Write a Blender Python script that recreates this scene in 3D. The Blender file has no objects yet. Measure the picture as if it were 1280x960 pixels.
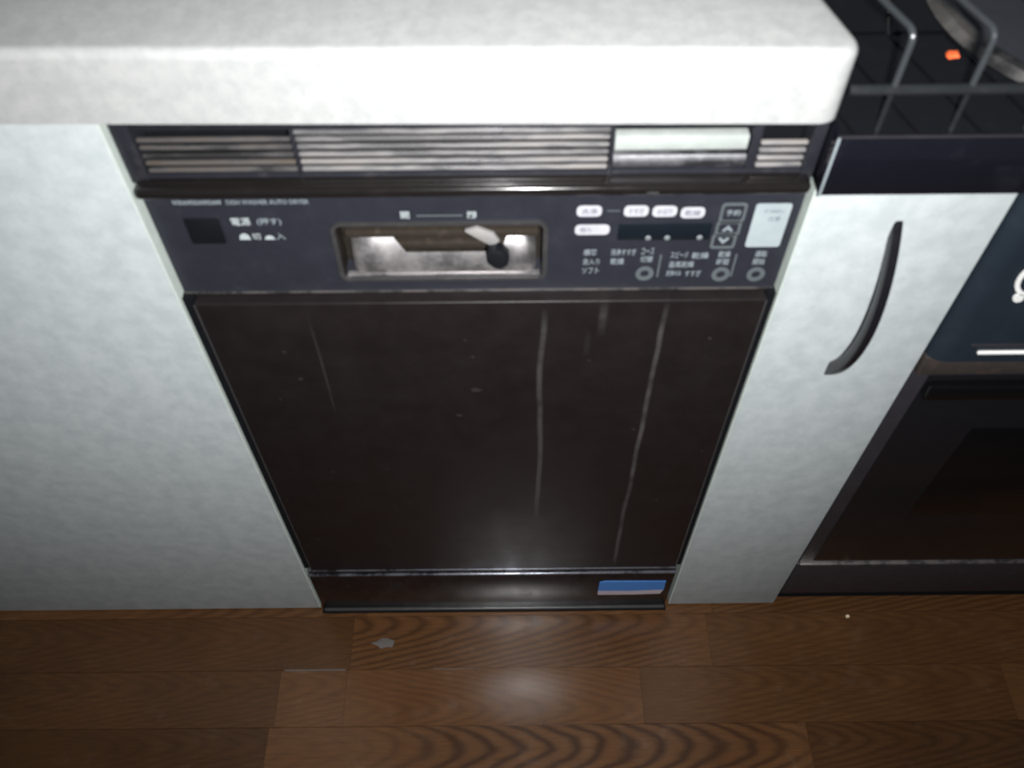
import bpy, bmesh, math, random
from mathutils import Vector, Matrix
random.seed(7)
S = bpy.context.scene
COL = S.collection
PI = math.pi

# ------------------------------------------------------------------ camera
CAM_LOC = Vector((0.2495, -0.4475, 1.0989))
PITCH, YAW, ROLL = 0.9362, 0.0036, -0.0066
fw = Vector((math.sin(YAW)*math.cos(PITCH), math.cos(YAW)*math.cos(PITCH), -math.sin(PITCH)))
rt = Vector((math.cos(YAW), -math.sin(YAW), 0))
up = rt.cross(fw)
r2 = math.cos(ROLL)*rt + math.sin(ROLL)*up
u2 = -math.sin(ROLL)*rt + math.cos(ROLL)*up
rot = Matrix((r2, u2, -fw)).transposed()
cd = bpy.data.cameras.new('camera')
cam = bpy.data.objects.new('camera', cd)
COL.objects.link(cam)
cam.location = CAM_LOC
cam.rotation_euler = rot.to_euler()
cd.sensor_width = 36.0
cd.lens = 1100.0/1280.0*36.0
cd.clip_start = 0.01
cd.dof.use_dof = True
cd.dof.focus_distance = 2.4
cd.dof.aperture_fstop = 9.0
S.camera = cam

# ------------------------------------------------------------------ world (dim, dark kitchen)
w = bpy.data.worlds.new('world'); S.world = w; w.use_nodes = True
w.node_tree.nodes['Background'].inputs[0].default_value = (0.75, 0.85, 1.0, 1)
w.node_tree.nodes['Background'].inputs[1].default_value = 0.065

# ------------------------------------------------------------------ the camera's flash, to the right of its lens
ld = bpy.data.lights.new('camera_flash', 'SPOT')
ld.energy = 46.5
ld.spot_size = math.radians(128); ld.spot_blend = 1.0
ld.shadow_soft_size = 0.010
ld.color = (1.0, 1.0, 0.995)
lo = bpy.data.objects.new('camera_flash', ld); COL.objects.link(lo)
lo.location = CAM_LOC + r2*0.044 - u2*0.006
lo.rotation_euler = (rot @ Matrix.Rotation(0.0, 3, 'X')).to_euler()

# ------------------------------------------------------------------ exposure
S.view_settings.view_transform = 'Standard'
S.view_settings.look = 'None'
S.view_settings.exposure = 0.0
S.view_settings.gamma = 1.0
S.view_settings.use_curve_mapping = False

# ================================================================== material helpers
class NT:
    def __init__(s, name):
        s.m = bpy.data.materials.new(name); s.m.use_nodes = True
        s.t = s.m.node_tree; s.b = s.t.nodes['Principled BSDF']
        s.tc = None
    def n(s, kind, **k):
        x = s.t.nodes.new(kind)
        for a, b in k.items(): setattr(x, a, b)
        return x
    def put(s, sock, v):
        if v is None: return
        if hasattr(v, 'is_output'): s.t.links.new(v, sock)
        else:
            if sock.type == 'RGBA' and len(v) == 3: v = (*v, 1)
            sock.default_value = v
    def co(s):
        if not s.tc: s.tc = s.n('ShaderNodeTexCoord')
        return s.tc.outputs['Object']
    def xyz(s, v=None):
        x = s.n('ShaderNodeSeparateXYZ'); s.put(x.inputs[0], v or s.co()); return x.outputs
    def vec(s, x, y, z):
        c = s.n('ShaderNodeCombineXYZ')
        for i, v in enumerate((x, y, z)): s.put(c.inputs[i], v)
        return c.outputs[0]
    def mul(s, v, sc):
        c = s.n('ShaderNodeVectorMath', operation='MULTIPLY'); s.put(c.inputs[0], v); c.inputs[1].default_value = sc; return c.outputs[0]
    def M(s, op, a, b=0.0, c=None):
        x = s.n('ShaderNodeMath', operation=op); s.put(x.inputs[0], a); s.put(x.inputs[1], b)
        if c is not None: s.put(x.inputs[2], c)
        return x.outputs[0]
    def noise(s, scale, detail=3, rough=.55, v=None, dist=0.0):
        x = s.n('ShaderNodeTexNoise'); s.put(x.inputs['Vector'], v or s.co())
        x.inputs['Scale'].default_value = scale; x.inputs['Detail'].default_value = detail
        x.inputs['Roughness'].default_value = rough; x.inputs['Distortion'].default_value = dist
        return x.outputs[0]
    def rng(s, v, a, b, c=0.0, d=1.0, smooth=False):
        x = s.n('ShaderNodeMapRange'); x.interpolation_type = 'SMOOTHSTEP' if smooth else 'LINEAR'
        for i, q in enumerate((v, a, b, c, d)): s.put(x.inputs[i], q)
        return x.outputs[0]
    def mix(s, f, a, b, mode='MIX'):
        x = s.n('ShaderNodeMix', data_type='RGBA', blend_type=mode)
        s.put(x.inputs[0], f); s.put(x.inputs[6], a); s.put(x.inputs[7], b); return x.outputs[2]
    def attr(s, name):
        x = s.n('ShaderNodeAttribute', attribute_type='OBJECT', attribute_name=name); return x.outputs['Fac']
    def bump(s, h, strength, dist=.001):
        x = s.n('ShaderNodeBump'); s.put(x.inputs['Height'], h)
        x.inputs['Strength'].default_value = strength; x.inputs['Distance'].default_value = dist
        s.t.links.new(x.outputs[0], s.b.inputs['Normal'])
    def fin(s, col, rough=.5, metal=0.0, spec=None, coat=None):
        s.put(s.b.inputs['Base Color'], col); s.put(s.b.inputs['Roughness'], rough); s.put(s.b.inputs['Metallic'], metal)
        if spec is not None: s.b.inputs['Specular IOR Level'].default_value = spec
        if coat is not None:
            s.b.inputs['Coat Weight'].default_value = coat; s.b.inputs['Coat Roughness'].default_value = .12
        return s.m

def laminate(name, base, dark, spot, rough=.45, scale=48):
    m = NT(name)
    cloud = m.noise(scale, 5, .65); fine = m.noise(330, 2, .6); streak = m.noise(70, 3, .6)
    c = m.mix(m.rng(cloud, .38, .62), dark, base)
    c = m.mix(m.rng(fine, .58, .70, 0, .28), c, spot)
    c = m.mix(m.rng(streak, .52, .72, 0, .16), c, dark)
    m.bump(fine, .06)
    return m.fin(c, rough, spec=.3)

def plastic(name, col, rough=.4, spec=.4, dust=.0, dustcol=(.3, .3, .3), scale=90):
    m = NT(name)
    n = m.noise(scale, 5, .65); f = m.noise(900, 2, .5)
    c = m.mix(m.rng(n, .35, .7), col, tuple(x*1.12 for x in col))
    if dust: c = m.mix(m.rng(n, .56, .78, 0, dust), c, dustcol)
    m.bump(f, .03, .0005)
    return m.fin(c, m.rng(n, .3, .7, rough*.85, rough*1.15), spec=spec)

def metal(name, col, rough=.3, grime=.0, grimecol=(.12, .09, .06), scale=60, stretch=(1, 1, 1), met=1.0):
    m = NT(name)
    v = m.mul(m.co(), stretch)
    n = m.noise(scale, 5, .65, v); f = m.noise(scale*6, 3, .6, v)
    g = m.rng(n, .42, .66, 0, grime)
    c = m.mix(g, m.mix(m.rng(f, .3, .7), col, tuple(x*.82 for x in col)), grimecol)
    m.bump(f, .05, .0005)
    return m.fin(c, m.rng(n, .35, .7, rough*.8, rough*1.5), m.M('MULTIPLY', m.M('SUBTRACT', 1.0, g), met))

LAM = laminate('grey_laminate', (.425, .458, .463), (.36, .393, .40), (.29, .33, .335))
LAMEDGE = plastic('laminate_edge', (.52, .58, .54), .45, .3)
TOP = laminate('worktop_laminate', (.355, .358, .354), (.308, .313, .312), (.23, .238, .242), .42, 95)
BLACK = plastic('black_plastic', (.006, .007, .009), .5, .25)
GASKET = plastic('gasket_rubber', (.003, .0035, .005), .8, .15)
CTRL = plastic('control_panel_charcoal', (.0185, .0196, .0265), .46, .30, .10, (.05, .055, .07), 55)
RAILM = plastic('rail_dark_brown', (.0085, .0072, .0072), .16, .5, .15, (.03, .025, .022), 70)
GRILLE = plastic('grille_frame_charcoal', (.0150, .0155, .0205), .42, .4, .30, (.07, .065, .06), 80)
SLAT = metal('grille_slat', (.62, .61, .62), .30, .6, (.17, .13, .09), 75, (.22, 1, 1.6), .85)
SLATD = metal('grille_slat_dim', (.24, .235, .24), .24, .85, (.07, .05, .033), 75, (.22, 1, 1.6), .9)  # grime, plus the left section's shade put into a darker metal
TRIMM = metal('trim_strip', (.22, .21, .21), .30, .7, (.05, .035, .03), 45, (1, 1, 1), .9)
CHROME = metal('chrome_strip', (.26, .27, .31), .22, .7, (.02, .02, .024), 30)
STEEL = metal('recess_steel', (.46, .44, .445), .34, .25, (.20, .17, .15), 40, (1, 1, 1), .9)
BROWNM = plastic('recess_brown', (.030, .024, .019), .4, .4, .5, (.085, .068, .05), 120)
RIM = plastic('recess_rim', (.034, .033, .034), .35, .5, .4, (.08, .07, .06), 90)
PRINT = plastic('print_grey', (.21, .245, .26), .6, .2)
PRINTB = plastic('print_bright', (.36, .40, .41), .6, .2)
PRINTD = plastic('print_dim', (.085, .098, .105), .6, .2)
PILL = plastic('label_white', (.43, .43, .46), .5, .3)
PILLINK = plastic('label_ink', (.12, .13, .16), .6, .2)
DISPLAY = plastic('display_window', (.006, .009, .013), .25, .4)
LEDM = plastic('lamp_lens', (.16, .18, .19), .4, .4)
DECAL = plastic('sticker_pale', (.31, .355, .37), .5, .3, .25, (.33, .39, .31), 60)
DECALINK = plastic('sticker_ink', (.14, .17, .20), .6, .2)
CARD = plastic('pale_strip', (.33, .355, .34), .5, .3, .2, (.6, .6, .55))
BLUE = plastic('tape_blue', (.045, .17, .46), .45, .4, .25, (.10, .28, .58), 200)
PINK = plastic('tape_pinkish_grey', (.42, .36, .40), .55, .3, .4, (.30, .22, .25), 160)
ENAMEL = plastic('black_enamel', (.0045, .0045, .0058), .045, .5, .3, (.012, .012, .013), 65)
ENAMEL.node_tree.nodes['Principled BSDF'].inputs['IOR'].default_value = 2.1
APRON = plastic('apron_gloss', (.0050, .0052, .0080), .10, .5, .4, (.022, .022, .027), 40)
WIRE = plastic('wire_enamel', (.035, .039, .043), .22, .6)
DARKWIRE = plastic('dark_wire', (.013, .0145, .016), .35, .5, .3, (.035, .032, .03), 120)  # darker grey than the upper wires, for legs and bars
PANM = metal('drip_pan_steel', (.26, .25, .245), .34, .5, (.09, .08, .06), 16)
OVENM = plastic('oven_navy_black', (.0125, .0180, .0255), .38, .35, .2, (.025, .030, .040), 30)
OVENF = plastic('oven_frame', (.020, .0185, .022), .42, .4, .3, (.034, .031, .037), 50)
GLASSB = plastic('oven_black_glass', (.0062, .0062, .0075), .16, .4)
WINB = plastic('oven_window_glass', (.003, .003, .0035), .14, .35)
RUST = plastic('rusty_trim', (.030, .025, .023), .55, .3, .75, (.085, .042, .022), 90)
WHITEM = plastic('print_white', (.72, .72, .70), .5, .3)
ORANGE = plastic('orange_patch', (.95, .16, .05), .5, .3)
HANDLE = plastic('handle_black', (.0065, .006, .008), .30, .4)
CRUMBM = plastic('crumb', (.55, .46, .30), .8, .2)
SMEAR = plastic('paint_smear', (.095, .085, .08), .7, .2, .9, (.045, .026, .016), 260)

def door_mat():
    m = NT('door_brown_black')
    x, y, z = m.xyz()
    n = m.noise(30, 5, .6); f = m.noise(420, 3, .6)
    c = m.mix(m.rng(n, .35, .7), (.0100, .0074, .0078), (.0130, .0098, .0101))
    def drip(c, x0, z0, z1, wid, amp, st, seed, lean=0.0):
        wob = m.noise(7, 3, .5, m.vec(seed, 0.0, z))
        xx = m.M('ADD', m.M('ADD', x, m.M('MULTIPLY', m.M('SUBTRACT', wob, .5), amp)), m.M('MULTIPLY', m.M('SUBTRACT', z, .4), lean))
        d = m.M('ABSOLUTE', m.M('SUBTRACT', xx, x0))
        brk = m.noise(22, 3, .6, m.vec(0.0, seed, z))
        a = m.M('MULTIPLY', m.rng(d, wid*1.5, wid*.4, 0, 1, True), m.M('MULTIPLY', m.rng(z, z0, z0+.03), m.rng(z, z1, z1-.03)))
        a = m.M('MULTIPLY', a, m.rng(brk, .36, .58, .35*st, st))
        return m.mix(a, c, (.095, .088, .086))
    c = drip(c, .0500, .245, .592, .0022, .012, .42, 1.7)
    c = drip(c, .1440, .125, .600, .0020, .010, .62, 5.3)
    c = drip(c, .0955, .555, .600, .0030, .004, .55, 9.1)
    c = drip(c, .0850, .530, .565, .0024, .006, .25, 12.1)
    c = drip(c, -.1320, .450, .590, .0010, .006, .20, 15.3)
    spots = m.noise(75, 2, .4)
    c = m.mix(m.rng(spots, .735, .76, 0, .35), c, (.06, .05, .048))
    m.bump(f, .05, .0005)
    return m.fin(c, m.rng(n, .35, .7, .36, .46), spec=.25)
DOORM = door_mat()

def kick_mat():
    m = NT('kick_plate_black')
    n = m.noise(60, 5, .65); sp = m.noise(170, 3, .6)
    c = m.mix(m.rng(n, .4, .7), (.0070, .0054, .0062), (.0115, .0092, .0100))
    c = m.mix(m.rng(sp, .66, .74, 0, .5), c, (.055, .046, .045))
    return m.fin(c, m.rng(n, .35, .7, .18, .28), spec=.5)
KICK = kick_mat()

def floor_mat():
    m = NT('oak_plank_floor')
    x, y, z = m.xyz()
    tip = m.attr('grain_tip'); yc = m.attr('grain_axis'); shade = m.attr('grain_shade'); amt = m.attr('grain_depth'); sd = m.attr('grain_seed')
    xs = m.M('SUBTRACT', x, tip); ys = m.M('SUBTRACT', y, yc)
    warp = m.noise(1.0, 4, .5, m.vec(m.M('MULTIPLY', x, 9.0), m.M('MULTIPLY', y, 30.0), sd))
    r = m.M('SQRT', m.M('ADD', m.M('MULTIPLY', ys, ys), m.attr('grain_blunt')))
    t = m.M('ADD', m.M('SUBTRACT', r, m.M('MULTIPLY', xs, -.20)), m.M('MULTIPLY', m.M('SUBTRACT', warp, .5), .011))
    ph = m.M('MULTIPLY', t, 2*PI/.0070)
    ring = m.M('ADD', m.M('MULTIPLY', m.M('SINE', ph), .5), .5)
    ring = m.M('POWER', ring, 1.7)
    fib = m.noise(1.0, 4, .65, m.vec(m.M('MULTIPLY', x, 26.0), m.M('MULTIPLY', y, 520.0), sd))
    pore = m.noise(1.0, 3, .6, m.vec(m.M('MULTIPLY', x, 55.0), m.M('MULTIPLY', y, 1500.0), sd))
    blot = m.noise(9, 3, .6, m.vec(x, y, sd))
    base = m.mix(m.rng(blot, .3, .7), (.084, .0365, .0132), (.110, .050, .0188))
    c = m.mix(m.M('MULTIPLY', m.M('MULTIPLY', ring, amt), m.M('ADD', m.M('MULTIPLY', m.rng(m.M('ABSOLUTE', xs), .15, .32, 1, 0, True), .85), .15)), base, (.026, .011, .0052))
    c = m.mix(m.rng(fib, .40, .68, 0, .45), c, (.046, .021, .0098))
    c = m.mix(m.rng(pore, .58, .72, 0, .5), c, (.022, .0095, .0048))
    dull = m.noise(38, 4, .6, m.vec(x, y, sd))
    c = m.mix(m.rng(dull, .60, .80, 0, .22), c, (.15, .10, .07))
    c = m.mix(1.0, c, m.vec(shade, shade, shade), 'MULTIPLY')
    m.bump(m.M('ADD', pore, m.M('MULTIPLY', fib, .6)), .10, .0006)
    wx = m.M('SUBTRACT', x, m.attr('glint_x')); wy = m.M('SUBTRACT', y, m.attr('glint_y'))
    wd = m.M('SQRT', m.M('ADD', m.M('MULTIPLY', wx, wx), m.M('MULTIPLY', m.M('MULTIPLY', wy, wy), 2.2)))
    wd = m.M('ADD', wd, m.M('MULTIPLY', m.M('SUBTRACT', dull, .5), .04))
    glint = m.M('MULTIPLY', m.rng(wd, .085, .030, 0, 1, True), m.attr('glint'))       # flash highlight put into the gloss of the raised board
    rough = m.M('ADD', m.rng(dull, .35, .7, .19, .27), m.M('MULTIPLY', glint, .20))
    m.put(m.b.inputs['Specular IOR Level'], m.M('ADD', m.M('MULTIPLY', glint, .42), .45))
    return m.fin(c, rough)
FLOORM = floor_mat()
SUBM = plastic('subfloor', (.02, .012, .008), .8, .1)

# ================================================================== mesh helpers
class MB:
    def __init__(s): s.bm = bmesh.new()
    def box(s, x0, x1, y0, y1, z0, z1, bev=0.0, seg=2):
        b = bmesh.new()
        bmesh.ops.create_cube(b, size=1.0)
        for v in b.verts:
            v.co = Vector(((x0+x1)/2+v.co.x*(x1-x0), (y0+y1)/2+v.co.y*(y1-y0), (z0+z1)/2+v.co.z*(z1-z0)))
        if bev: bmesh.ops.bevel(b, geom=b.edges[:], offset=bev, segments=seg, profile=.5, affect='EDGES')
        s._add(b); return s
    def _add(s, b):
        me = bpy.data.meshes.new('tmp'); b.to_mesh(me); b.free(); s.bm.from_mesh(me); bpy.data.meshes.remove(me)
    def prism(s, pts, axis, a0, a1, bev=0.0, seg=2):
        """closed outline pts extruded along axis from a0 to a1; pts are the other two coordinates in x,y,z order"""
        def p3(p, a):
            q = list(p); q.insert(axis, a); return q
        b = bmesh.new()
        A = [b.verts.new(p3(p, a0)) for p in pts]; B = [b.verts.new(p3(p, a1)) for p in pts]
        b.faces.new(A); b.faces.new(B[::-1])
        n = len(pts)
        for i in range(n): b.faces.new((A[i], B[i], B[(i+1) % n], A[(i+1) % n]))
        bmesh.ops.recalc_face_normals(b, faces=b.faces[:])
        if bev: bmesh.ops.bevel(b, geom=b.edges[:], offset=bev, segments=seg, profile=.5, affect='EDGES')
        s._add(b); return s
    def tube(s, pts, r, seg=10, closed=False, ref=None):
        ref0 = ref
        b = s.bm; n = len(pts); pts = [Vector(p) for p in pts]; rings = []
        for i, p in enumerate(pts):
            a = pts[i-1] if (i or closed) else p; c = pts[(i+1) % n] if (i < n-1 or closed) else p
            t = (c-a).normalized()
            ref = ref0 if ref0 is not None else Vector((0, 0, 1)) if abs(t.z) < .9 else Vector((0, 1, 0))
            u = t.cross(ref).normalized(); v = u.cross(t)
            rings.append([b.verts.new(p+u*r*math.cos(2*PI*k/seg)+v*r*math.sin(2*PI*k/seg)) for k in range(seg)])
        for i in range(n if closed else n-1):
            A, B = rings[i], rings[(i+1) % n]
            for k in range(seg): b.faces.new((A[k], A[(k+1) % seg], B[(k+1) % seg], B[k]))
        if not closed: b.faces.new(rings[0][::-1]); b.faces.new(rings[-1])
        return s
    def lathe(s, prof, c, seg=48, axis='z', close=False):
        b = s.bm; rings = []
        for (r, h) in prof:
            ring = []
            for k in range(seg):
                a = 2*PI*k/seg
                if axis == 'z': q = (c[0]+r*math.cos(a), c[1]+r*math.sin(a), c[2]+h)
                else: q = (c[0]+r*math.cos(a), c[1]+h, c[2]+r*math.sin(a))
                ring.append(b.verts.new(q))
            rings.append(ring)
        m = len(rings)
        for i in range(m if close else m-1):
            A, B = rings[i], rings[(i+1) % m]
            for k in range(seg): b.faces.new((A[k], A[(k+1) % seg], B[(k+1) % seg], B[k]))
        if not close:
            b.faces.new(rings[0]); b.faces.new(rings[-1][::-1])
        return s
    def sweep(s, secs):
        """loft closed sections (equal counts), capped"""
        b = s.bm; R = [[b.verts.new(p) for p in q] for q in secs]; n = len(secs[0])
        for A, B in zip(R, R[1:]):
            for k in range(n): b.faces.new((A[k], A[(k+1) % n], B[(k+1) % n], B[k]))
        b.faces.new(R[0][::-1]); b.faces.new(R[-1]); return s
    def build(s, name, mat, parent=None, smooth=True, label=None):
        b = s.bm; bmesh.ops.recalc_face_normals(b, faces=b.faces[:])
        if parent is not None:
            off = root_loc(parent)
            bmesh.ops.translate(b, verts=b.verts[:], vec=-off)
        me = bpy.data.meshes.new(name); b.to_mesh(me); b.free(); me.materials.append(mat)
        if smooth:
            me.shade_smooth()
            me.set_sharp_from_angle(angle=math.radians(35))
        o = bpy.data.objects.new(name, me); COL.objects.link(o)
        if parent is not None: o.parent = parent
        if label: o['label'] = label
        return o

def root_loc(o):
    while o.parent: o = o.parent
    return o.location.copy()

def thing(name, label, cat, loc, group=None):
    o = bpy.data.objects.new(name, None); COL.objects.link(o); o.location = loc
    o.empty_display_size = .05
    o['label'] = label; o['category'] = cat
    if group: o['group'] = group
    return o
def tag(o, label, cat):
    o['label'] = label; o['category'] = cat; return o

def rrect(x0, x1, z0, z1, r, n=5, skew=0.0):
    pts = []
    for cx, cz, a0 in ((x1-r, z1-r, 0), (x0+r, z1-r, PI/2), (x0+r, z0+r, PI), (x1-r, z0+r, 1.5*PI)):
        for k in range(n+1):
            a = a0+PI/2*k/n; pts.append((cx+r*math.cos(a), cz+r*math.sin(a)))
    return pts
def ring_plate(mb, outer, inner, y0, y1):
    """frame between two outlines of equal count, between depths y0 and y1 (y0 nearer the viewer)"""
    b = mb.bm; n = len(outer)
    L = [[b.verts.new((p[0], y, p[1])) for p in o] for o in (outer, inner) for y in (y0, y1)]
    of, ob, inf, inb = L
    for k in range(n):
        j = (k+1) % n
        b.faces.new((of[k], of[j], inf[j], inf[k])); b.faces.new((ob[k], ob[j], inb[j], inb[k]))
        b.faces.new((of[k], of[j], ob[j], ob[k])); b.faces.new((inf[k], inf[j], inb[j], inb[k]))
    return mb

def lettering(text, x0, x1, zc, y, h, mat, parent, name='lettering'):
    """flat print: text fitted between x0 and x1, centred on height zc, h tall, at depth y facing -y"""
    cu = bpy.data.curves.new(name, 'FONT'); cu.body = text; cu.size = 1.0; cu.resolution_u = 2; cu.extrude = 0.0
    cu.offset = 0.012
    o = bpy.data.objects.new(name, cu); COL.objects.link(o)
    dg = bpy.context.evaluated_depsgraph_get(); dg.update()
    me = bpy.data.meshes.new_from_object(o.evaluated_get(dg))
    bpy.data.objects.remove(o); bpy.data.curves.remove(cu)
    if not me.vertices: return None
    X = [v.co.x for v in me.vertices]; Y = [v.co.y for v in me.vertices]
    ax, bx, ay, by = min(X), max(X), min(Y), max(Y)
    off = root_loc(parent)
    for v in me.vertices:
        v.co = Vector((x0+(v.co.x-ax)/(bx-ax)*(x1-x0), y, zc-h/2+(v.co.y-ay)/max(by-ay, 1e-6)*h))-off
    me.materials.clear(); me.materials.append(mat); me.name = name
    ob = bpy.data.objects.new(name, me); COL.objects.link(ob); ob.parent = parent
    return ob

# ================================================================== floor: planks along x
sub = MB().box(-1.4, 2.0, -1.30, .62, -.030, -.0121).build('floor', SUBM, smooth=False)
sub['kind'] = 'structure'
PW = .0690
def plank(x0, x1, y0, y1, tip, axis, depth, shade, blunt=.00012, glint_rise=None):
    cx, cy = (x0+x1)/2, (y0+y1)/2; hx, hy = (x1-x0)/2-.00012, (y1-y0)/2-.00012
    ch = .00035
    ys = [-hy+ch, hy-ch]; xs = [-hx, hx]
    if glint_rise:                                      # made-up rise that shapes a flash highlight into the board: (x, y of the foot, y of the ridge, half length, height)
        ys = [-hy+ch+(2*hy-2*ch)*k/24 for k in range(25)]; xs = [-hx+2*hx*k/60 for k in range(61)]
    def lift(x, y):
        if not glint_rise: return 0.0
        sx, yf, yr, hl, hh = glint_rise; X, Yw = x+cx, y+cy
        ex = math.exp(-((X-sx)/hl)**2)
        t = min(1, max(0, (Yw-yf)/(yr-yf))); 
        return hh*ex*t*t*(3-2*t)
    mb = MB(); b = mb.bm
    cols = []
    for x in xs:
        prof = [(-hy, -.012), (-hy, -ch)]+[(y, lift(x, y)) for y in ys]+[(hy, lift(x, hy)-ch), (hy, -.012)]
        cols.append([b.verts.new((x, p[0], p[1])) for p in prof])
    n = len(cols[0])
    for A, B in zip(cols, cols[1:]):
        for i in range(n): b.faces.new((A[i], B[i], B[(i+1) % n], A[(i+1) % n]))
    b.faces.new(cols[0]); b.faces.new(cols[-1])
    o = mb.build('plank', FLOORM)
    o.location = (cx, cy, 0); o.parent = sub
    o['grain_tip'] = tip-cx; o['grain_axis'] = axis-cy; o['grain_depth'] = depth
    o['glint'] = 1.0 if glint_rise else 0.0
    if glint_rise: o['glint_x'] = glint_rise[0]-cx; o['glint_y'] = -.105-cy
    o['grain_blunt'] = blunt
    o['grain_shade'] = shade; o['grain_seed'] = random.uniform(0, 40)
    return o
Y1 = -.0115                                     # back edge of the row along the cabinets
rows = {0: [-1.35, -.86, -.41, .045, .50, .96, 1.45, 1.95],
        1: [-1.30, -.95, -.40, -.040, .043, .408, .86, 1.31, 1.78],
        2: [-1.38, -.93, -.50, -.045, .602, 1.05, 1.50, 1.95]}
grain = {(0, 3): (.22, -.022, .62, 1.0, .00035), (2, 3): (.36, -.176, .85, 1.0, .0009), (1, 4): (.30, -.13, .30, 1.08),
         (0, 4): (.70, -.030, .25, .80), (1, 5): (.72, -.10, .28, .78), (2, 4): (.80, -.17, .40, .60), (2, 2): (.0, -.17, .25, .60),
         (1, 2): (-.2, -.1, .2, .70), (1, 3): (.1, -.1, .25, 1.05), (0, 2): (-.2, -.04, .22, .74), (0, 1): (-.5, -.04, .22, .70), (1, 1): (-.6, -.1, .2, .66), (2, 1): (-.7, -.17, .2, .56)}
for r in range(-9, 14):
    y1 = Y1 - r*PW; y0 = y1 - PW
    xs = rows[r] if r in rows else [-1.38+random.uniform(-.02, .05)] + [-1.38+.45*k+((r*37) % 10)*.03 for k in range(1, 8)]
    for i, (a, b) in enumerate(zip(xs, xs[1:])):
        g = grain.get((r, i))
        if g is None: g = (random.uniform(a, b), (y0+y1)/2+random.uniform(-.03, .03), random.uniform(.2, .6), random.uniform(.86, 1.08))
        plank(a, b, y0, y1, *g, glint_rise=(.263, -.1240, -.0805, .042, .0036) if (r, i) == (1, 4) else None)
# rubbed, pale spots of the floor finish
j = MB().box(-.036, .040, -.0813, -.0797, -.0004, .0002).build('worn_joint', SMEAR, sub); j['label'] = 'pale rubbed joint between two planks'
MB().box(.150, .215, -.0809, -.0801, -.0004, .0002).build('worn_joint', SMEAR, sub)

def blob(name, mat, cx, cy, z, rx, ry, h, seed, n=14):
    rnd = random.Random(seed); mb = MB(); b = mb.bm
    top = []; bot = []
    for k in range(n):
        a = 2*PI*k/n; q = rnd.uniform(.6, 1.1)
        bot.append(b.verts.new((cx+rx*q*math.cos(a), cy+ry*q*math.sin(a), z)))
        top.append(b.verts.new((cx+rx*.7*q*math.cos(a), cy+ry*.7*q*math.sin(a), z+h)))
    b.faces.new(top); b.faces.new(bot[::-1])
    for k in range(n): b.faces.new((bot[k], bot[(k+1) % n], top[(k+1) % n], top[k]))
    return mb.build(name, mat)
tag(blob('paint_smear', SMEAR, .0855, -.0465, .0, .017, .007, .0006, 3), 'small pale dried smear on the brown floor below the black kick plate', 'smear')
tag(blob('crumb', CRUMBM, .684, -.0180, .0, .0028, .0028, .002, 5, 8), 'tiny pale crumb on the dark floor in front of the oven', 'crumb')

# ================================================================== left base cabinet
cab = thing('base_cabinet', 'wide pale grey laminate base cabinet left of the dishwasher under the worktop', 'cabinet', (-.40, 0, 0))
TILT = .0100
def tall(x0, x1, y0, y1, bev=0.0):               # upright block that reaches the underside of the sloping worktop
    t = lambda x: .7773+TILT*(.225-x)
    return MB().prism([(x0, .003), (x1, .003), (x1, t(x1)), (x0, t(x0))], 1, y0, y1, bev)
tall(-1.0, -.0012, .0185, .58).build('body', LAM, cab)
tall(-1.0, -.0012, .0, .018, .0006).build('front_panel', LAM, cab)
tall(-.0012, .0, .0004, .56).build('edge_band', LAMEDGE, cab)

# ================================================================== worktop
def counter():                                   # the top is not quite level: it falls a little to the right
    mb = MB(); b = mb.bm
    x0, x1, yf, yb, z0, z1, r = -1.0, .4455, -.0235, .60, .7775, .8245, .006
    rc = .016                                    # plan radius of the front right corner
    prof = [(0, z0), (0, z1-r)] + [(r-r*math.cos(a), z1-r+r*math.sin(a)) for a in [PI/2*k/6 for k in range(1, 7)]]   # (inset, z)
    def plan(ins):
        pts = [(x0, yf+ins)]
        for k in range(9):
            a = -PI/2+PI/2*k/8
            pts.append((x1-rc+(rc-ins)*math.cos(a), yf+rc+(rc-ins)*math.sin(a)))
        pts = [(px-max(0.0, min(py-yf-.004, .10))*.24, py) for px, py in pts]
        pts += [(x1-ins-.012, yf+.055), (x1-ins-.024, yf+.105), (x1-ins-.024, yb), (x0, yb)]
        return pts
    secs = [[(p[0], p[1], z+TILT*(.225-p[0])) for p in plan(i)] for i, z in prof]
    mb.sweep(secs)
    return mb.build('worktop', TOP)
tag(counter(), 'pale speckled laminate worktop with a thick rounded front edge above the dishwasher', 'worktop')

# ================================================================== dishwasher
D = thing('dishwasher', 'dark brown built-in dishwasher with charcoal control panel and drip-stained door', 'dishwasher', (.226, 0, 0))
MB().box(.0035, .4485, .034, .56, .012, .762).build('body', BLACK, D)
# black side seals filling the gaps beside the door
MB().box(.0010, .0098, .0030, .034, .118, .600).build('side_seal', GASKET, D)
MB().box(.4455, .4525, .0030, .034, .118, .600).build('side_seal', GASKET, D)

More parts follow.
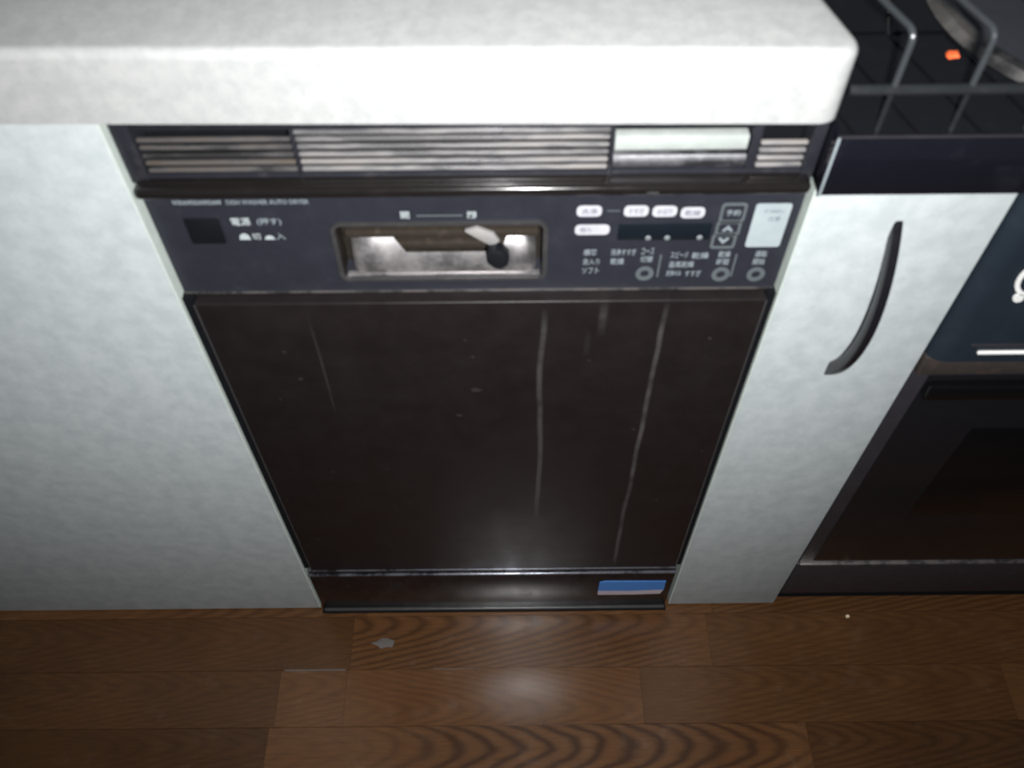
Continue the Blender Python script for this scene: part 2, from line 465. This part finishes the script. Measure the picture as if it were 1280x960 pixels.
# --- vent grille
fr = MB()
fr.box(.0022, .4500, .0060, .034, .7515, .7740, .0012)
fr.box(.0022, .4500, .0060, .034, .7110, .7168, .0010)
fr.box(.0022, .0140, .0045, .034, .7110, .7738, .0012)
fr.box(.4415, .4500, .0045, .034, .7110, .7738, .0012)
fr.box(.1128, .1150, .0055, .034, .7110, .7520, .0006)
fr.box(.3145, .3172, .0050, .034, .7110, .7520, .0006)
fr.box(.4045, .4105, .0070, .034, .7110, .7520, .0006)
gr = fr.build('vent_grille', GRILLE, D)
MB().box(.0140, .4415, .0240, .034, .7110, .7560).build('backing', GASKET, gr)
for zc in (.7438, .7378, .7318, .7258, .7200):
    for (xa, xb, mat) in ((.0150, .1126, SLATD), (.1152, .3143, SLAT), (.4108, .4412, SLAT)):
        if xa > .4 and zc > .743: continue
        MB().box(xa, xb, .0062, .0098, zc-.0015, zc+.0015, .0012, 2).build('slat', mat, gr)
MB().box(.1152, .3143, .0050, .0200, .7484, .7512, .0012).build('slat', SLAT, gr, label='brighter top strip of the grille')
MB().box(.3178, .4030, .0075, .0160, .7325, .7432, .0008).build('pale_strip', CARD, gr, label='white strip in the slot of the grille')
sl = MB(); sec = []
for (y, z) in ((.0120, .7290), (.0085, .7278), (.0068, .7250), (.0068, .7215), (.0085, .7185), (.0200, .7178), (.0200, .7290)): sec.append((y, z))
sl.prism(sec, 0, .3178, .4038)
sl.build('slot_lip', metal('slot_lip_metal', (.27, .27, .29), .5, .25, (.14, .13, .12), 40), gr, label='dull metal lip under the white strip')

# --- door: rail on top, control panel, brown panel
door = MB().box(.0098, .4455, -.0020, .034, .1215, .5985, .0016, 3).build('door', DOORM, D)
MB().box(.0055, .4475, -.0070, .034, .7060, .7145, .0036, 4).build('door_rail', RAILM, door)
cp = MB().box(.0015, .4520, .0100, .034, .5970, .7050, .0015)
# handle opening is a hole in the control panel: build it from four blocks instead
cp.bm.free(); cp = MB()
HX0, HX1, HZ0, HZ1 = .1262, .2746, .6142, .6682
cp.box(.0015, HX0, .0100, .034, .5970, .7050)
cp.box(HX1, .4520, .0100, .034, .5970, .7050)
cp.box(HX0, HX1, .0100, .034, .5970, HZ0)
cp.box(HX0, HX1, .0100, .034, HZ1, .7050)
bmesh.ops.remove_doubles(cp.bm, verts=cp.bm.verts[:], dist=1e-5)
cpo = cp.build('control_panel', CTRL, door, smooth=False)
MB().box(.0020, .4515, .0084, .020, .5988, .6002, .0005).build('trim_strip', TRIMM, door)
YP = .0099
# door edge wear: thin rolled steel lips at both sides and at the foot
MB().box(.0098, .0112, -.0026, .010, .1215, .5975, .0005).build('edge_lip', RIM, door)
MB().box(.4441, .4455, -.0026, .010, .1215, .5975, .0005).build('edge_lip', RIM, door)
MB().box(.0060, .4465, -.0028, .020, .1185, .1218, .0010).build('foot_strip', CHROME, door)

# recessed handle
hr = MB()
o_ = rrect(.1235, .2775, .6120, .6700, .007); i_ = rrect(HX0+.0005, HX1-.0005, HZ0+.0003, HZ1-.0003, .005)
ring_plate(hr, o_, i_, .0080, .0102)
hrec = hr.build('handle_recess', RIM, door, label='recessed steel pull with a sliding latch')
pl = MB(); b = pl.bm
# steel scoop: a curved plate whose upper edge is notched in the middle
def scoop_top(x):
    if x < .1650: return .6450
    if x < .1740: return .6450-(x-.1650)/.0090*.0095
    if x < .2440: return .6355
    if x < .2480: return .6355+(x-.2440)/.004*.0095
    return .6450
xs = [.1330, .1345, .1370, .1420, .150, .1650, .1695, .1740, .19, .21, .23, .2440, .2480, .256, .262, .2660, .2682, .2695]
cols = []
for x in xs:
    zt = scoop_top(x); colv = []
    side = 0.0
    if x < .142: side = ((.142-x)/.009)**2*.008
    if x > .262: side = ((x-.262)/.0075)**2*.008
    for k in range(13):
        z = zt+(HZ0+.001-zt)*k/12
        yy = .0115+.0095*(max(0, z-.615)/.030)**2.6
        colv.append(b.verts.new((x, yy+side, z)))
    cols.append(colv)
for A, B in zip(cols, cols[1:]):
    for k in range(12): b.faces.new((A[k], A[k+1], B[k+1], B[k]))
pl.build('scoop_plate', STEEL, hrec)
rb = MB()
rb.box(HX0, HX1, .0290, .0335, HZ0, HZ1)                       # back
rb.box(HX0, HX1, .0120, .0290, HZ1-.0012, HZ1)                # roof
rb.box(HX0, HX0+.0006, .0110, .0290, HZ0, HZ1); rb.box(HX1-.0006, HX1, .0110, .0290, HZ0, HZ1)
rb.build('recess_box', plastic('recess_shade_brown', (.016, .013, .010), .5, .3, .4, (.05, .042, .032), 90), hrec)  # the recess's shadow is put into a darker brown than the strips
MB().box(.1660, .2480, .0208, .0290, .6330, .6395, .0010).build('recess_strip', BROWNM, hrec)
MB().box(.1300, .2710, .0215, .0290, .6435, .6500, .0010).build('recess_strip', BROWNM, hrec)
MB().box(.1285, .2725, .0100, .0150, .6147, .6172, .0010).build('scoop_lip', STEEL, hrec)
la = MB().prism([(.2180, .6600), (.2270, .6630), (.2390, .6570), (.2430, .6500), (.2375, .6450), (.2290, .6510)], 1, .0100, .0140, .0008)
lat = la.build('latch_lever', metal('latch_grey', (.45, .44, .43), .4, .4, (.2, .17, .14), 120, met=.4), hrec, label='grey sliding latch lever with a black knob')
kn = MB().prism([(.2335, .6455), (.2385, .6480), (.2450, .6460), (.2500, .6400), (.2490, .6330), (.2440, .6280), (.2395, .6290), (.2340, .6350)], 1, .0030, .0140, .0016)
kn.build('knob', BLACK, lat)

# --- power switch
sw = MB(); ring_plate(sw, rrect(.0222, .0488, .6505, .6775, .003), rrect(.0232, .0478, .6516, .6764, .002), .0088, .0102)
swf = sw.build('switch', CTRL, door, label='square black power switch')
MB().box(.0235, .0475, .0078, .0102, .6520, .6760, .0014).build('button', GASKET, swf)

# --- printing on the control panel
wm = MB()                                        # the maker's wordmark is too blurred to read: close-set strokes
for k in range(10):
    xa = .0205+k*.00335
    wm.box(xa, xa+.0009, YP-.0001, YP+.0002, .6878, .6916)
    wm.box(xa+.0017, xa+.0026, YP-.0001, YP+.0002, .6878, .6916)
    wm.box(xa, xa+.0026, YP-.0001, YP+.0002, (.6878, .6893, .6908)[k % 3], (.6878, .6893, .6908)[k % 3]+.0008)
wm.build('wordmark', PRINT, door, smooth=False)
lettering('DISH WASHER AUTO DRYER', .0570, .1132, .6896, YP, .0040, PRINT, door)
lettering('電源', .0555, .0690, .6718, YP, .0075, PRINTB, door)
lettering('(押す)', .0735, .0905, .6714, YP, .0072, PRINT, door)
lettering('切', .0670, .0730, .6575, YP, .0062, PRINTB, door)
lettering('入', .0840, .0905, .6575, YP, .0062, PRINT, door)
MB().prism([(.0575, .6545), (.0655, .6545), (.0645, .6590), (.0615, .6608), (.0585, .6590)], 1, YP-.0001, YP+.0002).build('switch_symbol', PRINTB, door)
MB().prism([(.0755, .6545), (.0830, .6545), (.0815, .6575), (.0795, .6585), (.0765, .6575)], 1, YP-.0001, YP+.0002).build('switch_symbol', PRINTB, door)
lettering('開', .1745, .1805, .6765, YP, .0066, PRINTB, door)
lettering('閉', .2210, .2270, .6760, YP, .0066, PRINTB, door)
MB().box(.1855, .2175, YP-.0001, YP+.0002, .6752, .6764).build('printed_line', PRINTD, door)

def pill(x0, x1, zc, h, text):
    p = MB().prism(rrect(x0, x1, zc-h/2, zc+h/2, h*.36), 1, YP-.0003, YP+.0002).build('pill_label', PILL, door)
    if text: lettering(text, x0+.0030, x1-.0030, zc, YP-.0005, h*.55, PILLINK, p)
pill(.2968, .3142, .6788, .0098, '洗浄')
pill(.3296, .3466, .6785, .0098, 'すすぎ')
pill(.3494, .3664, .6780, .0098, '水切り')
pill(.3692, .3860, .6765, .0098, '乾燥')
pill(.2965, .3210, .6612, .0095, '')
lettering('残り', .3000, .3080, .6612, YP-.0005, .0050, PILLINK, door)
MB().box(.3178, .3270, YP-.0001, YP+.0002, .6783, .6792).build('printed_line', PRINTD, door)
dsp = MB().box(.3272, .3932, .0088, .0102, .6510, .6668, .0008).build('display', DISPLAY, door)
for x in (.3492, .3628, .3860):
    MB().lathe([(.0005, -.0006), (.0018, -.0004), (.0022, 0.0), (.0022, .0010)], (x, .0088, .6535), 14, 'y').build('lamp', LEDM, dsp)

def outline_button(x0, x1, z0, z1, wd, r, skew=0.0):
    mb = MB(); sk = lambda P: [(p[0]+skew*(p[1]-(z0+z1)/2), p[1]) for p in P]
    ring_plate(mb, sk(rrect(x0, x1, z0, z1, r)), sk(rrect(x0+wd, x1-wd, z0+wd*1.15, z1-wd*1.15, r*.6)), YP-.0003, YP+.0002)
    return mb.build('touch_button', PRINTD, door)
b1 = outline_button(.3968, .4148, .6668, .6850, .0020, .0030)
lettering('予約', .4008, .4110, .6760, YP-.0001, .0058, PRINT, b1)
b2 = outline_button(.3962, .4140, .6545, .6682, .0020, .0026)
b3 = outline_button(.3952, .4130, .6415, .6560, .0020, .0026)
ar = MB().prism([(.4010, .6590), (.4050, .6640), (.4090, .6590), (.4075, .6580), (.4050, .6605), (.4025, .6580)], 1, YP-.0001, YP+.0002); ar.build('arrow', PRINT, b2)
ar = MB().prism([(.4000, .6510), (.4015, .6525), (.4040, .6497), (.4065, .6525), (.4080, .6510), (.4040, .6460)], 1, YP-.0001, YP+.0002); ar.build('arrow', PRINT, b3)
st = MB().prism(rrect(.4205, .4455, .6430, .6842, .0022), 1, YP-.0004, YP+.0002).build('sticker', DECAL, door, label='pale green-white sticker at the right end')
lettering('使用前に', .4270, .4420, .6775, YP-.0006, .0034, DECALINK, st)
lettering('注意', .4310, .4400, .6705, YP-.0006, .0045, DECALINK, st)
for (x, z) in ((.3511, .6160), (.4085, .6144), (.4350, .6140)):
    mb = MB(); N = 28
    ring_plate(mb, [(x+.0068*math.cos(2*PI*k/N), z+.0074*math.sin(2*PI*k/N)) for k in range(N)],
               [(x+.0033*math.cos(2*PI*k/N), z+.0036*math.sin(2*PI*k/N)) for k in range(N)], YP-.0004, YP+.0002)
    mb.build('ring_button', PRINTD, door)
for (x) in (.3610, .4165):
    MB().box(x-.0007, x+.0007, YP-.0001, YP+.0002, .6120, .6355).build('printed_line', PRINTD, door)
T = [('標準', .3040, .3138, .6384), ('念入り', .3040, .3165, .6290), ('ソフト', .3040, .3165, .6196),
     ('洗浄すすぎ', .3240, .3425, .6384), ('乾燥', .3244, .3345, .6290), ('コース', .3462, .3556, .6390), ('切替', .3462, .3556, .6310),
     ('スピード', .3680, .3810, .6350), ('乾燥', .3836, .3962, .6343), ('温風乾燥', .3678, .3868, .6252), ('洗浄のみ', .3672, .3785, .6160), ('すすぎ', .3815, .3935, .6155),
     ('乾燥', .4030, .4120, .6355), ('時間', .4030, .4120, .6275), ('運転', .4300, .4388, .6355), ('開始', .4300, .4388, .6275)]
for t, a, b_, z in T: lettering(t, a, b_, z, YP, .0066, PRINT, door)

# small pale marks
for (x, z, r_) in ((.1921, .6945, .0012),):
    MB().box(x-r_, x+r_, YP-.0004, YP+.0002, z-r_, z+r_, r_*.4, 1).build('pale_fleck', CARD, door)
MB().box(.3400, .3480, -.0076, -.0064, .7085, .7105, .0005).build('chip_mark', RIM, door)

# --- kick plate
kp = MB().box(.0050, .4475, -.0030, .034, .0080, .1130, .0014)
kpo = kp.build('kick_plate', KICK, D)
MB().box(.0050, .4475, -.0050, .020, .1090, .1128, .0014, 3).build('top_lip', CHROME, kpo)
MB().box(.0060, .4470, -.0062, .010, .0040, .0085, .0016, 3).build('bottom_lip', RIM, kpo)
MB().box(.0030, .4490, -.0070, .030, .0002, .0042, .0008).build('base_seal', GASKET, kpo)
tp = MB().prism([(.3570, .0580), (.3572, .0830), (.3640, .0860), (.4385, .0845), (.4390, .0600), (.40, .0570)], 1, -.0040, -.0028).build('tape', BLUE, kpo, label='blue strip of peeling tape')
MB().prism([(.3575, .0450), (.3570, .0575), (.40, .0565), (.4388, .0595), (.4360, .0470), (.40, .0450)], 1, -.0038, -.0028).build('tape_backing', PINK, tp, label='pinkish grey remains below the blue tape')

# ================================================================== narrow cabinet on the right
N_ = thing('narrow_cabinet', 'narrow pale grey cabinet with a black bow handle between dishwasher and oven', 'cabinet', (.522, 0, 0))
MB().box(.4540, .5890, .0185, .58, .004, .708).build('body', LAM, N_)
nd = MB().box(.4542, .5900, .000, .018, .004, .7085, .0008).build('door', LAM, N_)
MB().box(.4531, .4542, .0004, .018, .004, .708).build('edge_band', LAMEDGE, nd)
hm = MB(); secs = []
n = 30
ch_, sag = .170, .0300                           # chord and rise of the bow, its ends sunk in the door
R_ = (ch_*ch_/4+sag*sag)/(2*sag); am = math.asin(ch_/2/R_)
for k in range(n+1):
    a = -am+2*am*k/n
    cz_ = .5880-R_*math.sin(a); cy_ = .0045-(R_*math.cos(a)-(R_-sag))
    ny, nz = -math.cos(a), -math.sin(a)
    q = []
    for j_ in range(16):
        ca, sa = math.cos(2*PI*j_/16), math.sin(2*PI*j_/16)
        ex = math.copysign(abs(ca)**.4, ca); ey = math.copysign(abs(sa)**.4, sa)
        q.append((.5190+.0033*ex, cy_+.0056*ey*ny, cz_+.0056*ey*nz))
    secs.append(q)
hm.sweep(secs)
hm.build('handle', HANDLE, nd)

# ================================================================== oven
O = thing('oven', 'black built-in oven with dark glass door under the cooktop', 'oven', (.89, 0, 0))
MB().box(.5925, 1.19, .034, .58, .004, .7085).build('body', BLACK, O)
cpn = MB(); b = cpn.bm
prof = [(.5925, .034), (.5925, .006)] + [(.5925+.016*(1-math.cos(a)), .006-.014*math.sin(a)) for a in [PI/2*k/6 for k in range(1, 7)]] + [(1.19, -.008), (1.19, .034)]
cpn.prism(prof, 2, .5265, .7095)
op = cpn.build('control_panel', OVENM, O)
MB().box(.6185, 1.18, -.0095, -.0070, .5480, .5498, .0006).build('groove_line', OVENF, op)
MB().box(.6275, 1.17, -.0100, -.0070, .5380, .5412, .0008).build('white_line', WHITEM, op)
# maker's emblem, cut by the frame: an open letter curve and a small leaf-shaped dot
em = MB(); out = []; inn = []
cx, cz = .6375, .6270
for k in range(25):
    a = math.radians(70+220*k/24)
    out.append((cx+.0175*math.cos(a), cz+.0200*math.sin(a))); inn.append((cx+.0140*math.cos(a), cz+.0168*math.sin(a)))
em.prism(out+inn[::-1], 1, -.0090, -.0075)
em.prism([(.6304+.0042*math.cos(2*PI*k/16)-.001*math.sin(2*PI*k/16), .6052+.0046*math.sin(2*PI*k/16)) for k in range(16)], 1, -.0090, -.0075)
em.build('emblem', WHITEM, op)
od = MB().box(.5925, 1.19, .002, .034, .1240, .5110, .0015)
odo = od.build('door', OVENF, O)
MB().box(.5930, 1.19, -.0035, .02, .5035, .5258, .001).build('door_top_strip', RUST, odo, label='rust-spotted strip along the top of the door')
MB().box(.6080, 1.18, .0004, .010, .1300, .4960, .0008).build('door_glass', GLASSB, odo)
MB().box(.6780, 1.12, -.0004, .0040, .2450, .4150, .0004).build('viewing_window', WINB, odo)
MB().box(.6085, 1.17, -.0080, .004, .4700, .4900, .0030).build('door_band', WINB, odo)  # dark raised band across the top of the door glass
MB().box(.5930, 1.19, .002, .034, .0300, .1170, .0015).build('lower_panel', OVENF, O)
MB().box(.5950, 1.19, -.0005, .030, .1170, .1212, .0010).build('trim_strip', TRIMM, O)
MB().box(.5960, 1.19, .010, .034, .0002, .0300).build('plinth', GASKET, O)

# ================================================================== cooktop
K = thing('cooktop', 'glossy black drop-in cooktop with a steel-edged front apron', 'cooktop', (.82, .25, .709))
PC = (.684, .128)
ct = MB()
ct.box(.4520, 1.19, -.0105, .58, .7420, .7570, .0015)
ct.build('top_plate', ENAMEL, K)
ap = MB().box(.4505, 1.19, -.0125, .016, .7105, .7565, .0012).build('front_apron', APRON, K)
MB().box(.4500, .4518, -.0132, -.0120, .7105, .7568, .0004).build('edge_strip', PRINT, K, label='thin bright steel edge at the left end')
MB().box(.4500, 1.19, -.0130, -.0108, .7560, .7574, .0006).build('front_lip', OVENF, K)
# round drip pan and burner
MB().lathe([(.118, .0006), (.121, .0040), (.126, .0062), (.133, .0058), (.138, .0006)], (PC[0], PC[1], .7570), 72, close=True).build('drip_pan_ring', PANM, K)
MB().lathe([(.004, .0016), (.060, .0016), (.118, .0012), (.118, .0004), (.004, .0004)], (PC[0], PC[1], .7570), 72).build('drip_pan', plastic('pan_enamel', (.035, .037, .045), .3, .5), K)
MB().lathe([(.004, .030), (.026, .030), (.034, .026), (.036, .012), (.044, .010), (.046, .002)], (PC[0], PC[1], .7570), 40).build('burner', WIRE, K)
# wire trivet standing on the cooktop
Tv = thing('wire_trivet', 'black wire trivet with bent upright legs on the cooktop', 'trivet', (.58, .16, .757))
for k_ in range(5):
    x = .4750+.0452*k_; yp = -.0060
    pts = [(x, yp, .7880), (x-.0002, yp, .8160)]
    for k in range(1, 6):
        a = PI/2*k/5; pts.append((x-.0002-.0012*(1-math.cos(a)), yp+.006*(1-math.cos(a)), .8160+.006*math.sin(a)))
    pts += [(x-.0095, .028, .8220), (x-.026, .090, .8220), (x-.042, .150, .8220)]
    MB().tube(pts, .0020, 10, ref=Vector((1, 0, 0))).build('wire', WIRE, Tv)
    MB().tube([(x, yp, .7572), (x, yp, .7880)], .0017, 8).build('leg', DARKWIRE, Tv)
MB().tube([(.4490, -.0062, .7860), (.68, -.0062, .7860)], .0034, 10).build('front_bar', DARKWIRE, Tv)
MB().tube([(.4300, .150, .8195), (.64, .150, .8195)], .0028, 8).build('rear_bar', DARKWIRE, Tv)
MB().tube([(.4340, .150, .8180), (.4340, .150, .7575)], .0025, 8).build('leg', DARKWIRE, Tv)
MB().tube([(.5240, .150, .8180), (.5240, .150, .7575)], .0025, 8).build('leg', DARKWIRE, Tv)
tag(blob('orange_patch', ORANGE, .5445, .0710, .7571, .0062, .0042, .0022, 8, 9), 'small orange-red scrap on the black cooktop behind the front wires', 'patch')  # low raised orange patch on the top plate
